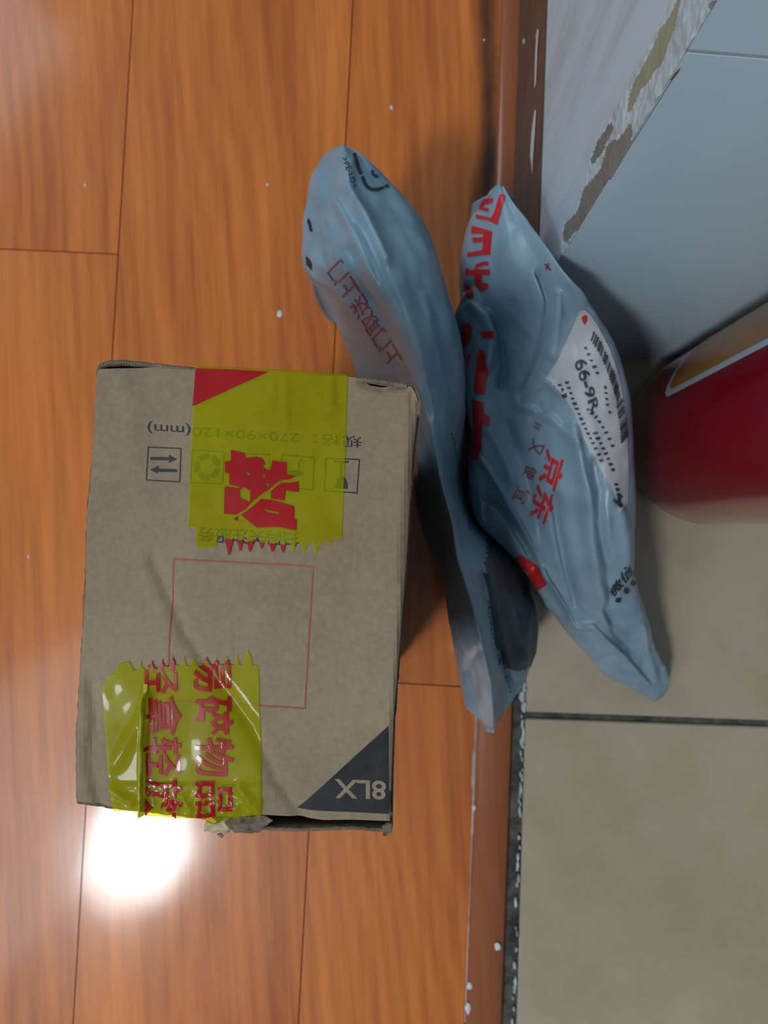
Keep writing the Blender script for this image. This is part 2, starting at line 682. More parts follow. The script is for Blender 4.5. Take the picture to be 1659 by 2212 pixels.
for i in range(len(gpl) - 1):
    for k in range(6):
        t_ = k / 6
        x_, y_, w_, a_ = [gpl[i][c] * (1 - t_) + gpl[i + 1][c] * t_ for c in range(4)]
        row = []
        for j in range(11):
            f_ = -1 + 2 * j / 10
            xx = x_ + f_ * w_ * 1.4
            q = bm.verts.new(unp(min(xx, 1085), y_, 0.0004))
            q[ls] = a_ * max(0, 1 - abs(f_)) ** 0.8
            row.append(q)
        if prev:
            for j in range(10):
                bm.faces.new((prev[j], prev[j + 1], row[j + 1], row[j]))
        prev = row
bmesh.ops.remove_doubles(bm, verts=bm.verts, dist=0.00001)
from_bm('dark_band', bm, M_darkband, floor)

# ------------------------------------------------------------------ walls
C0 = unp(1097, 747)
kL, kR = 0.0375, -0.095
dL = Vector((kL, 1, 0)).normalized()             # along the left face, away from the corner
dR = Vector((1, kR, 0)).normalized()             # along the tiled face
nL = Vector((-dL.y, dL.x, 0))                    # outward normals
nR = Vector((dR.y, -dR.x, 0))
WH = 2.4
mit = C0 - nL * 0.1 - nR * 0.1
# left (plaster) face, skirting in front of it
e = 0.0015
bm = bmesh.new()
a, b = C0, C0 + dL * 1.7
prism(bm, [a, b, b - nL * 0.1, mit], 0.1035, WH)
prism(bm, [a - nL * 0.004, b - nL * 0.004, b - nL * 0.1, mit], 0.0, 0.1035)
wall_left = from_bm('wall_left', bm, M_plaster, smooth=False, kind='structure')
bm = bmesh.new()
prism(bm, [a + dL * 0.001 + nL * 0.0005, b + nL * 0.0005, b - nL * 0.0035, a + dL * 0.001 - nL * 0.0035], 0.0035, 0.1008)
bmesh.ops.bevel(bm, geom=[x for x in bm.edges if abs(x.verts[0].co.z - x.verts[1].co.z) < 1e-5], offset=0.0008, segments=2, affect='EDGES')
skirt = from_bm('baseboard_left', bm, M_skirt, smooth=False, kind='structure')


def on_left(px, py, off=0.0):
    d = ray(px, py)
    o = Vector((0, 0, H))
    t = ((C0 + nL * off) - o).dot(nL) / d.dot(nL)
    return o + d * t


# paint smears along the top of the skirting
bms = []
for lp in ([(1160, 62), (1164, 66), (1161, 100), (1158, 180), (1154, 192), (1156, 120), (1158, 84)],
           [(1155, 236), (1158, 240), (1155, 290), (1151, 345), (1150, 378), (1145, 335), (1148, 285)],
           [(1130, 84), (1134, 84), (1133, 95), (1129, 93)], [(1158, 72), (1162, 74), (1161, 82), (1157, 80)]):
    b9 = cut(fill2d([lp]), 6)
    for q in b9.verts:
        q.co = on_left(q.co.x, q.co.y, 0.0009)
    bms.append(b9)
from_bm('paint_smear', join(bms), M_paint, skirt)

# right (tiled) face
bm = bmesh.new()
L = 1.5
zs = [0.0] + [0.3 * k for k in range(1, 9)]
xs = [0.0, 0.36] + [0.36 + 0.3 * k for k in range(1, 5)]
prism(bm, [C0 - nR * 0.0002, C0 + dR * L - nR * 0.0002, C0 + dR * L - nR * 0.1, mit], 0.0, WH, 1)
for i in range(len(xs) - 1):
    for j in range(len(zs) - 1):
        p0 = C0 + dR * (xs[i] + (0.0007 if i else 0))
        p1 = C0 + dR * (xs[i + 1] - 0.0007)
        prism(bm, [p0, p1, p1 - nR * 0.0011, p0 - nR * 0.0011], zs[j] + (0.0008 if j else 0), zs[j + 1] - 0.0008, 0)
M_wgrout = mat('grey_wall_grout', (0.36, 0.42, 0.44), 0.8)
wall_right = from_bm('wall_right', bm, [M_gtile, M_wgrout], smooth=False, kind='structure')



def on_right(px, py, off=0.0):
    d = ray(px, py)
    o = Vector((0, 0, H))
    return o + d * (((C0 + nR * off) - o).dot(nR) / d.dot(nR))


M_rust = mat('rusty_brown_chip', (0.22, 0.10, 0.05), 0.7)
for lp, m_ in (([(1447, 174), (1456, 160), (1470, 146), (1466, 156), (1453, 172)], M_rust),
               ([(1316, 388), (1360, 316), (1405, 246), (1452, 170), (1453.5, 170.8), (1406, 247), (1361.5, 317), (1318, 389)], M_bare)):
    b9 = cut(fill2d([lp]), 6)
    for q in b9.verts:
        q.co = on_right(q.co.x, q.co.y, 0.0003)
    from_bm('chipped_edge', b9, m_, wall_right)

# peeling strip of plaster along the corner
c6 = lambda pts: sc(pts, 2.968, 1100, 0)
P1 = c6([(1085, -60), (1140, -60), (1115, 0), (1090, 80), (1060, 200), (1035, 270), (1000, 370), (985, 410), (940, 450), (920, 510), (860, 560),
         (830, 620), (800, 700), (780, 725), (765, 700), (780, 610), (800, 540), (850, 450), (880, 390), (950, 260),
         (1000, 160), (1050, 80), (1085, 0)])
P2 = c6([(790, 790), (800, 850), (780, 920), (745, 990), (715, 1050), (680, 1090), (645, 1150), (640, 1195), (600, 1220),
         (560, 1300), (520, 1370), (470, 1440), (420, 1500), (380, 1560), (355, 1550), (350, 1500), (370, 1430),
         (430, 1370), (460, 1300), (490, 1210), (540, 1150), (590, 1080), (620, 1000), (640, 930), (680, 890),
         (700, 910), (740, 850)])
P3 = c6([(665, 785), (670, 830), (640, 900), (600, 980), (560, 1040), (530, 1060), (530, 1020), (570, 930), (610, 850), (635, 820)])
P4 = c6([(1310, 0), (1370, 0), (1345, 90), (1300, 120), (1305, 40)])
OUT = c6([(1060, -40), (960, 200), (850, 400), (740, 600), (650, 780), (600, 850), (520, 1020), (480, 1180), (430, 1360), (350, 1430), (340, 1560), (300, 1700),
          (420, 1560), (620, 1300), (1500, -60)])
bm = bmesh.new()
nu, nv = 330, 84
z0, z1 = 0.112, 0.345
wid = 0.040
grid = []
for i in range(nu + 1):
    row = []
    z = z0 + (z1 - z0) * i / nu
    for j in range(nv + 1):
        s = wid * j / nv
        p = C0 + dL * s + Vector((0, 0, z))
        px, py = proj(p)
        nz = noise.fractal(p * 260, 0.9, 2.0, 4)
        h = 0.0005 + 0.0005 * nz
        jx, jy = px + 2.0 * noise.noise(p * 140), py + 3 * noise.noise(p * 140 + Vector((9, 0, 0)))
        if inpoly(jx, jy, P1) or inpoly(jx, jy, P2) or inpoly(jx, jy, P3) or inpoly(jx, jy, P4):
            h = 0.0003 + 0.0002 * nz
        if j == 0:
            h *= 0.3
        row.append((bm.verts.new(p + nL * h), (jx, jy)))
    grid.append(row)
for i in range(nu):
    for j in range(nv):
        q = (grid[i][j], grid[i][j + 1], grid[i + 1][j + 1], grid[i + 1][j])
        cx = sum(k[1][0] for k in q) / 4
        cy = sum(k[1][1] for k in q) / 4
        if not inpoly(cx, cy, OUT):
            continue
        f = bm.faces.new([k[0] for k in q])
        if inpoly(cx, cy, P1):
            f.material_index = 1
        elif inpoly(cx, cy, P2) or inpoly(cx, cy, P3) or inpoly(cx, cy, P4):
            f.material_index = 2
bmesh.ops.delete(bm, geom=[q for q in bm.verts if not q.link_faces], context='VERTS')
from_bm('peeling_plaster', bm, [M_chip, M_olive, M_bare], wall_left, label='chipped plaster and bare render along the wall corner')


# ------------------------------------------------------------------ the carton
def sheet(loops, step, fmap, thick=0.0, bm=None):
    b = bm or fill2d(loops)
    if step:
        cut(b, step)
    bmesh.ops.recalc_face_normals(b, faces=b.faces)
    pix = {q: (q.co.x, q.co.y) for q in b.verts}
    b.verts.ensure_lookup_table()
    top_faces = list(b.faces)
    for q, (x, y) in pix.items():
        q.co = fmap(x, y, 0.0)
    for f in top_faces:
        f.normal_update()
        if f.normal.z < 0:
            f.normal_flip()
    if thick:
        bnd = [x for x in b.edges if len(x.link_faces) == 1]
        low = {q: b.verts.new(fmap(x, y, -thick)) for q, (x, y) in pix.items()}
        for f in top_faces:
            b.faces.new([low[q] for q in reversed(f.verts)])
        for x in bnd:
            a, c = x.verts
            b.faces.new((a, c, low[c], low[a]))
        bmesh.ops.recalc_face_normals(b, faces=b.faces)
    return b


boxc = unp(880, 1250, 0)
box = empty('cardboard_box', (-0.045, -0.022, 0),
            label='brown kraft cardboard box standing upright, its lid patched with yellow tape', category='box')

outer = [(206, 802), (211, 787), (232, 778), (262, 777), (300, 780), (420, 793), (580, 800), (750, 811), (790, 815), (868, 826),
         (893, 834), (905, 850), (910, 872), (906, 905), (898, 970), (889, 1100), (880, 1240), (867, 1400), (854, 1560),
         (849, 1700), (848, 1795), (841, 1808), (760, 1802), (640, 1806), (560, 1803), (478, 1797), (448, 1775), (318, 1759),
         (248, 1752), (164, 1740), (160, 1726), (160, 1586), (175, 1345), (184, 1100), (195, 985)]


def offset_loop(lp, d):
    n = len(lp)
    out = []
    area = sum(lp[i][0] * lp[(i + 1) % n][1] - lp[(i + 1) % n][0] * lp[i][1] for i in range(n))
    s = 1 if area > 0 else -1
    for i in range(n):
        a, b, c = Vector(lp[i - 1]), Vector(lp[i]), Vector(lp[(i + 1) % n])
        t = ((b - a).normalized() + (c - b).normalized()).normalized()
        out.append(tuple(b + Vector((-t.y, t.x)) * d * s))
    return out


def densify(lp, st=10):
    out = []
    for i in range(len(lp)):
        a, b = Vector(lp[i]), Vector(lp[(i + 1) % len(lp)])
        n = max(1, int((b - a).length / st))
        for k in range(n):
            out.append(tuple(a + (b - a) * k / n))
    return out


od = densify(outer)
inn = offset_loop(od, 11)
bm = bmesh.new()
nO = len(od)


def rim(x, y, off):
    p = T(x, y, off)
    return p


O1, I1, O0, I0 = [], [], [], []
for k in range(nO):
    x, y = od[k]
    wob = 1.6 * noise.noise(Vector((x * .06, y * .06, 0))) + 1.2 * noise.noise(Vector((x * .3, y * .3, 4)))
    low = -0.0012
    if y < 815 and x < 420:
        low = -0.0008
    if y > 1760 and x > 440:
        low = -0.0030
    if x > 840 and 900 < y < 1790:
        low = -0.0038
    p = T(x + wob, y + wob, low + 0.0006 * noise.noise(Vector((x * .2, y * .2, 9))))
    O1.append(bm.verts.new(p))
    p2 = T(inn[k][0] + wob, inn[k][1] + wob, low + 0.0006 * noise.noise(Vector((x * .2, y * .2, 3))))
    I1.append(bm.verts.new(p2))
    O0.append(bm.verts.new((p.x, p.y, 0.0005)))
    I0.append(bm.verts.new((p2.x, p2.y, 0.0025)))
for k in range(nO):
    j = (k + 1) % nO
    f = bm.faces.new((O1[k], O1[j], I1[j], I1[k])); f.material_index = 1
    bm.faces.new((O1[j], O1[k], O0[k], O0[j]))
    bm.faces.new((I1[k], I1[j], I0[j], I0[k]))
bm.faces.new(O0)
bm.faces.new(I0[::-1])
bmesh.ops.recalc_face_normals(bm, faces=bm.faces)
from_bm('box_body', bm, [M_card, M_cardedge], box, smooth=False)
# corrugation of the bare rim: small flutes standing in the rim
runs = {0: [], 1: [], 2: []}
for k in range(nO):
    x, y = od[k]
    bms = runs[0 if x < 500 and y < 900 else (1 if y < 900 else 2)]
    if (y < 806 and x < 422) or (y > 1780 and x > 500) or (y < 835 and 770 < x < 880):
        for s in (0.25, 0.75):
            a = Vector(od[k]).lerp(Vector(inn[k]), 0.5)
            b2 = Vector(od[(k + 1) % nO]).lerp(Vector(inn[(k + 1) % nO]), 0.5)
            q = a.lerp(b2, s)
            base = -0.0004 if y < 900 else -0.0026
            bms.append(blob(T(q.x, q.y, base), 0.00055, 0.0005, k, 1.0, 1.1))
for bms in runs.values():
    from_bm('corrugated_rim', join(bms), M_cardedge, box)

lid = [(209, 806), (216, 797), (300, 795), (340, 792), (420, 797), (424, 794), (580, 801), (750, 813), (778, 817), (786, 824), (800, 832),
       (826, 836), (850, 833), (872, 830), (889, 836), (898, 850), (905, 874), (901, 905), (893, 970), (885, 1100), (876, 1240),
       (863, 1400), (850, 1560), (845, 1700), (842, 1774), (760, 1771), (700, 1771), (640, 1764), (569, 1760), (500, 1764), (440, 1762), (318, 1755),
       (250, 1747), (240, 1743), (168, 1731), (164, 1722), (165, 1586), (180, 1345), (186, 1240), (184, 1232), (189, 1100), (200, 985), (203, 900)]
lidcr = [([(330, 1210), (400, 1370), (470, 1470), (545, 1570), (600, 1690), (650, 1760)], -0.0010, 15),
         ([(195, 1480), (205, 1560), (195, 1640), (215, 1750)], -0.0012, 14),
         ([(786, 826), (826, 838), (872, 832)], -0.0012, 10),
         ([(893, 850), (893, 960), (880, 1100), (870, 1250)], -0.0007, 9),
         ([(700, 870), (735, 960), (750, 1100)], 0.0004, 24),
         ([(911, 872), (897, 1000), (886, 1200), (870, 1400), (858, 1560), (853, 1765)], -0.0026, 8),
         ([(262, 820), (290, 880), (280, 940)], 0.0005, 22)]


def lidmap(x, y, off):
    z = creases(x, y, lidcr) + 0.0003 * noise.noise(Vector((x * .012, y * .012, 0)))
    return T(x, y, off + z)


def lidz(x, y, off):
    return lidmap(x, y, off)


from_bm('lid_flap', sheet([lid], 8, lidmap, 0.0014), M_card, box, smooth=False)

# print on the lid
k7 = lambda pts: sc(pts, 3.19, 280, 890)


def frame(q, wd):
    c = Vector((sum(p[0] for p in q) / 4, sum(p[1] for p in q) / 4))
    inner = offset_loop(q, wd)
    return [q, inner]


loops = []
sq = [[(125, 238), (358, 248), (348, 485), (112, 472)], [(428, 258), (655, 272), (645, 500), (415, 490)],
      [(735, 280), (970, 290), (960, 527), (725, 505)], [(1045, 290), (1278, 312), (1265, 540), (1035, 520)],
      [(1350, 314), (1587, 325), (1570, 562), (1337, 545)]]
bms = []
for q in sq:
    bms.append(fill2d(frame(k7(q), 3.2)))
arrow = [[(143, 310), (272, 313), (272, 296), (327, 325), (270, 350), (271, 332), (143, 330)],
         [(325, 395), (200, 390), (200, 370), (143, 398), (192, 424), (194, 412), (325, 414)],
         [(790, 330), (818, 330), (818, 440), (838, 440), (806, 486), (775, 440), (790, 440)],
         [(865, 330), (893, 330), (893, 440), (913, 440), (880, 486), (848, 440), (865, 440)],
         [(1415, 525), (1425, 480), (1445, 450), (1475, 440), (1495, 470), (1503, 500), (1503, 530)],
         [(1452, 345), (1464, 345), (1462, 445), (1450, 445)], [(1410, 335), (1510, 340), (1508, 350), (1410, 346)],
         [(1085, 410), (1120, 402), (1160, 402), (1200, 415), (1195, 436), (1140, 450), (1100, 440)],
         [(775, 310), (920, 318), (920, 330), (775, 322)]]
for a in arrow:
    bms.append(fill2d([k7(a)]))
bms.append(fill2d([k7(stroke([(1168, 410), (1165, 345), (1175, 328), (1190, 335), (1188, 350)], 12))]))
for k in range(5):          # chasing arrows ring
    t0 = math.radians(72 * k + 8)
    pts_o, pts_i = [], []
    for s in range(7):
        t = t0 + math.radians(50) * s / 6
        pts_o.append((535 + 92 * math.cos(t), 378 + 92 * math.sin(t)))
        pts_i.append((535 + 52 * math.cos(t), 378 + 52 * math.sin(t)))
    te = t0 + math.radians(64)
    bms.append(fill2d([k7(pts_o + [(535 + 74 * math.cos(te), 378 + 74 * math.sin(te))] + pts_i[::-1])]))
from_bm('handling_icons', sheet(None, 14, lambda x, y, o: lidz(x, y, 0.00012), 0, join(bms)), M_ink, box)
b = text_bm('规格：270×90×120(mm)', [(781, 939), (319, 909), (319, 941), (781, 968)])
from_bm('printed_lettering', sheet(None, 14, lambda x, y, o: lidz(x, y, 0.00012), 0, b), M_ink, box, label='size lettering on the lid')
b = text_bm('扫码关注服务', [(646, 1149), (428, 1138), (428, 1172), (646, 1181)], 0.012)
from_bm('printed_lettering', sheet(None, 14, lambda x, y, o: lidz(x, y, 0.00012), 0, b), M_ink, box, label='green looking lettering under the tape edge')
q = [(374, 1206), (678, 1222), (660, 1532), (358, 1514)]
b = join([fill2d(frame(q, 4.5))])
from_bm('printed_square', sheet(None, 14, lambda x, y, o: lidz(x, y, 0.00012), 0, b), M_redprint, box, label='thin faded red square outline')
tri = [(852, 1556), (641, 1748), (840, 1758), (847, 1700)]
corner = from_bm('dark_corner_print', sheet([tri], 14, lambda x, y, o: lidz(x, y, 0.00012)), M_inkblue, box)
b = text_bm('8LX', [(834, 1686), (723, 1681), (723, 1723), (834, 1727)], 0.02)
from_bm('printed_lettering', sheet(None, 14, lambda x, y, o: lidz(x, y, 0.0002), 0, b), M_card, corner, label='size code in bare cardboard colour')

# upper tape
t1 = [(424, 796), (500, 798), (580, 803), (640, 806), (750, 814), (748, 900), (745, 1000), (738, 1166), (718, 1164), (712, 1182), (704, 1165), (694, 1172), (682, 1198),
      (674, 1168), (666, 1172), (656, 1198), (648, 1170), (640, 1172), (632, 1198), (624, 1165), (618, 1168), (612, 1196), (605, 1168), (598, 1166), (589, 1194),
      (580, 1166), (574, 1164), (565, 1188), (560, 1160), (550, 1162), (540, 1194), (532, 1160), (526, 1158), (519, 1193),
      (512, 1160), (505, 1158), (495, 1202), (486, 1158), (472, 1155), (469, 1182), (424, 1183), (423, 1140), (406, 1137),
      (410, 1050), (413, 960), (418, 870)]
tapecr = [([(621, 812), (618, 850), (616, 905), (612, 940)], 0.0012, 3.5), ([(717, 816), (716, 850), (717, 880)], 0.0014, 5),
          ([(590, 830), (596, 870)], 0.0004, 3)]


def tapemap(off0, cr, edge=None):
    def f(x, y, off):
        z = creases(x, y, cr) + 0.00008 * noise.noise(Vector((x * .03, y * .02, 2)))
        return lidmap(x, y, off0 + off + z)
    return f


tm = tapemap(0.0004, tapecr)
# wraps over the far edge of the lid and down the back of the box
bm1 = sheet([t1], 9, tm)
wrap = [(424, 794.5), (500, 797), (580, 801.5), (640, 804), (750, 812.5)]
prev = None
for x, y in [(424 + 326 * i / 14, 0) for i in range(15)]:
    for i in range(4):
        if wrap[i][0] <= x <= wrap[i + 1][0]:
            s = (x - wrap[i][0]) / (wrap[i + 1][0] - wrap[i][0])
            y = wrap[i][1] + s * (wrap[i + 1][1] - wrap[i][1])
            break
    col = []
    pw = T(x, y - 7, 0)
    for st, (dy, dz) in enumerate([(1.5, 0.0004), (-2, 0.0003), (-5, -0.0006), (-6.5, -0.003), (-6.5, -0.05)]):
        p = T(x, y + dy, 0.0)
        if st == 4:
            p = Vector((col[-1].co.x, col[-1].co.y, TZ0 - 0.055))
        else:
            p = p + Vector((0, 0, dz))
        col.append(bm1.verts.new(p))
    if prev:
        for a in range(4):
            bm1.faces.new((prev[a], col[a], col[a + 1], prev[a + 1]))
    prev = col
tape1 = from_bm('packing_tape', bm1, M_tape, box, label='yellow tape with torn red lettering at the far edge')
tp = tapemap(0.0006, tapecr)
reds = [fill2d([[(424, 797), (500, 799), (580, 804), (417, 878)]]),
        fill2d([k7([(700, 262), (795, 285), (800, 320), (870, 310), (915, 320), (935, 360), (915, 378), (945, 400), (970, 405),
                    (985, 335), (1082, 350), (1080, 430), (1140, 445), (1110, 462), (1040, 470), (1000, 500), (960, 535), (920, 560), (850, 615), (800, 670), (740, 705),
                    (652, 700), (658, 515), (760, 528), (758, 515), (690, 500), (690, 425), (660, 415), (660, 342), (700, 340)]),
                k7([(760, 545), (790, 515), (835, 545), (832, 625), (760, 590)]),
                k7([(912, 440), (935, 430), (935, 465)]), k7([(925, 490), (962, 492), (960, 522)]),
                k7([(792, 405), (835, 425), (815, 445)])]),
        fill2d([k7([(1165, 480), (1165, 552), (1075, 540), (1068, 610), (975, 595), (975, 545), (1015, 510), (1045, 490), (1100, 490)])]),
        fill2d([k7([(905, 600), (985, 608), (1135, 650), (1135, 740), (1152, 740), (1150, 815), (1030, 790), (880, 795),
                    (770, 710), (850, 650)]), k7([(935, 670), (1030, 690), (1028, 705), (932, 685)])]),
        fill2d([k7([(718, 738), (745, 718), (748, 750)])])]
for a, b2, c in [(486, 505, 495), (512, 526, 519), (532, 549, 540), (560, 572, 565), (580, 597, 589), (605, 618, 612)]:
    reds.append(fill2d([[(a + 1, 1165 + (c - 495) * .1), (b2 - 1, 1166 + (c - 495) * .1), (c + 1, {495: 1200, 519: 1191, 540: 1192, 565: 1186, 589: 1192, 612: 1194}[c]), (c - 1, {495: 1200, 519: 1191, 540: 1192, 565: 1186, 589: 1192, 612: 1194}[c])]]))
bmr = sheet(None, 9, tp, 0, join(reds))
from_bm('torn_red_lettering', bmr, M_tapered, tape1)

# lower tape
k8 = lambda pts: sc(pts, 4.1475, 200, 1390)
t2 = k8([(92, 372), (140, 330), (135, 292), (215, 258), (215, 210), (245, 182), (330, 160), (352, 205), (370, 235), (400, 240), (415, 200), (432, 150), (445, 215),
         (480, 240), (505, 190), (526, 145), (552, 215), (590, 225), (612, 180), (625, 130), (640, 200), (690, 205), (705, 150), (718, 105), (745, 190),
         (790, 200), (805, 150), (822, 115), (840, 195), (885, 205), (895, 160), (905, 135), (930, 185), (985, 205), (1005, 150), (1018, 130), (1040, 190),
         (1085, 200), (1100, 110), (1125, 190), (1180, 190), (1200, 110), (1230, 190), (1270, 190), (1295, 95), (1320, 190), (1350, 190),
         (1370, 100), (1395, 62), (1420, 110), (1432, 190), (1488, 202), (1497, 600), (1505, 1000), (1512, 1545), (1400, 1550), (1240, 1590), (1100, 1600), (1020, 1612),
         (1000, 1562), (780, 1550), (520, 1527), (445, 1492), (330, 1480), (212, 1478), (182, 1400), (150, 1180), (110, 700)])
tapecr2 = [([(316, 1500), (312, 1600), (310, 1690), (312, 1750)], 0.0030, 4.5),
           ([(330, 1480), (300, 1560), (250, 1650)], 0.0006, 14),
           ([(250, 1740), (330, 1752), (440, 1755)], 0.0009, 12),
           ([(520, 1700), (555, 1745)], 0.0012, 9), ([(240, 1700), (285, 1730)], 0.0012, 8), ([(395, 1715), (410, 1740)], 0.0009, 7)]


def t2map(off0):
    def f(x, y, off):
        z = creases(x, y, tapecr2) + 0.00008 * noise.noise(Vector((x * .03, y * .02, 2)))
        if y > 1690:
            z += 0.0004 + 0.0007 * noise.noise(Vector((x * .11, y * .08, 5))) * min(1, (y - 1690) / 40)
        if y > 1745:
            z -= (y - 1745) * 0.00003
        return lidmap(x, y, off0 + off + z)
    return f


tape2 = from_bm('packing_tape', sheet([t2], 5, t2map(0.0005)), M_tape, box,
                label='yellow fragile warning tape with red lettering at the near edge')
for s, qd in (('易碎物品', [(417, 1413), (424, 1764), (508, 1763), (503, 1413)]), ('轻拿轻放', [(309, 1414), (318, 1766), (401, 1766), (388, 1414)])):
    b = text_bm(s, qd, 0.014, clip=t2, step=5)
    from_bm('red_lettering', sheet(None, 0, t2map(0.0007), 0, b), M_tapered, tape2)
ridge = stroke([(318, 1475), (314, 1560), (311, 1640), (310, 1700), (314, 1752)], 9)
from_bm('tape_pleat', sheet([ridge], 4, t2map(0.0012)), M_taperidge, tape2)

# torn bits hanging over the near edge


def drop(d0):
    def f(x, y, off):
        return T(x, y, d0 + off + 0.0012 * noise.noise(Vector((x * .06, y * .09, 7))) - 0.00005 * max(0, y - 1780))
    return f


from_bm('torn_flap', sheet([[(440, 1784), (446, 1776), (466, 1779), (486, 1775), (500, 1780), (498, 1796), (488, 1802), (492, 1806), (474, 1814),
                             (470, 1802), (456, 1805), (446, 1798), (438, 1800)]], 5, drop(-0.0002), 0.0006), M_cream, box, label='torn cream paper shred')
from_bm('torn_flap', sheet([[(486, 1776), (505, 1766), (545, 1762), (572, 1762), (590, 1772), (575, 1782), (560, 1800), (530, 1803), (506, 1800), (497, 1790)]],
                           5, drop(0.0004), 0.0008), M_cardedge, box, label='dark frayed cardboard fold')
from_bm('tape_end', sheet([[(505, 1798), (560, 1799), (552, 1808), (540, 1820), (528, 1808), (510, 1803)]], 5, drop(-0.0022)), M_tape, box)
from_bm('torn_flap', sheet([[(466, 1808), (474, 1806), (480, 1812), (476, 1819), (470, 1813)]], 3, drop(0.0), 0.0005), M_cardedge, box, label='dark shred')
from_bm('torn_flap', sheet([[(824, 1790), (838, 1782), (848, 1786), (846, 1806), (834, 1817), (826, 1812), (830, 1800)]], 4, drop(-0.001), 0.001), M_cardedge, box, label='frayed corner tip')


# ------------------------------------------------------------------ mailer bags
def catmull(p0, p1, p2, p3, t, k=1.0):
    a = 0.5 * ((2 * p1) + (p2 - p0) * t + (2 * p0 - 5 * p1 + 4 * p2 - p3) * t * t + (-p0 + 3 * p1 - 3 * p2 + p3) * t ** 3)
    return a.lerp(p1.lerp(p2, t), 1 - k)


def loft_bag(sec, dense_t, dense_s, ks, cr, wr, seed, split=None):
    """sec: list of rings of world points.  returns mesh bmesh and optional second one for the faces in split"""
    nr, ns = len(sec), len(sec[0])
    rows = []
    for i in range(nr - 1):
        for a in range(dense_t if i < nr - 2 else dense_t + 1):
            t = a / dense_t
            ring = []
            for j in range(ns):
                p = [sec[max(0, min(nr - 1, i + k))][j] for k in (-1, 0, 1, 2)]
                ring.append(catmull(*p, t, 0.85))
            fine = []
            for j in range(ns):
                for b in range(dense_s):
                    s = b / dense_s
                    p = [ring[(j + k) % ns] for k in (-1, 0, 1, 2)]
                    fine.append(catmull(*p, s, ks))
            rows.append(fine)
    bm = bmesh.new()
    R = len(rows)
    S = len(rows[0])
    V = []
    for i, r in enumerate(rows):
        ed = min(1, i / 14, (R - 1 - i) / 14)
        out = []
        cx = sum(r, Vector()) / S
        for j, p in enumerate(r):
            d = (p - cx)
            d = d.normalized() if d.length > 1e-6 else Vector((0, 0, 1))
            q = Vector((p.x * 40 + p.y * 6, p.y * 14 - p.x * 8, p.z * 40)) + Vector((seed, 0, 0))
            nz = noise.fractal(q, 0.8, 2.1, 3)
            rd = (0.5 - abs(noise.noise(q * 0.8 + Vector((3, 3, 3))))) * 1.2
            x, y = proj(p)
            q3 = Vector((p.x * 85 + p.y * 20, p.y * 38 - p.x * 20, p.z * 85)) + Vector((0, seed, 0))
            r2 = 0.35 - abs(noise.noise(q3))
            h = ed * (wr * nz + wr * 1.1 * rd + wr * 0.45 * r2)
            p = p + d * h + Vector((0, 0, 1)) * creases(x, y, cr) * ed
            tx = (p - ta).dot(NTv)
            mz = 0.0046 if -0.002 < tx < tw + 0.002 else 0.0014
            if p.z < mz:
                p.z = mz
            out.append(bm.verts.new(p))
        V.append(out)
    sp = []
    for i in range(R - 1):
        for j in range(S):
            k = (j + 1) % S
            f = bm.faces.new((V[i][j], V[i][k], V[i + 1][k], V[i + 1][j]))
            if split:
                c = f.calc_center_median()
                x, y = proj(c)
                if inpoly(x, y, split) and (k <= dense_s * 6):
                    sp.append(f)
    bm.faces.new(V[0])
    bm.faces.new(V[-1][::-1])
    bmesh.ops.recalc_face_normals(bm, faces=bm.faces)
    second = None
    if sp:
        idx = {f.index for f in sp}
        bm.faces.index_update()
        sset = set(sp)
        second = bm.copy()
        bm.faces.index_update()
        ids = {f.index for f in bm.faces if f in sset}
        second.faces.ensure_lookup_table()
        second.faces.index_update()
        bmesh.ops.delete(second, geom=[f for f in second.faces if f.index not in ids], context='FACES')
        bmesh.ops.delete(bm, geom=[f for f in bm.faces if f in sset], context='FACES')
    return bm, second


def W(t):
    return unp(t[0], t[1], t[2] / 1000)


def decal_setup(bms):
    vs, fs = [], []
    for bmx in bms:
        if not bmx:
            continue
        bmx.verts.index_update()
        off = len(vs)
        vs += [q.co.copy() for q in bmx.verts]
        fs += [[q.index + off for q in f.verts] for f in bmx.faces]
    return BVHTree.FromPolygons(vs, fs)


def decal(bvh, b, lift, step=5):
    cut(b, step)
    dead = set()
    for q in b.verts:
        d = ray(q.co.x, q.co.y)
        hit, nn, ix, dist = bvh.ray_cast(Vector((0, 0, H)), d)
        if hit is None:
            dead.add(q)
            continue
        if nn.dot(d) > 0:
            nn = -nn
        q.co = hit + nn * lift * 0.6 - d * lift * 0.6
    bmesh.ops.delete(b, geom=[f for f in b.faces if any(q in dead for q in f.verts)
                              or max(x.calc_length() for x in f.edges) > 0.012], context='FACES')
    bmesh.ops.delete(b, geom=[q for q in b.verts if not q.link_faces], context='VERTS')
    return b


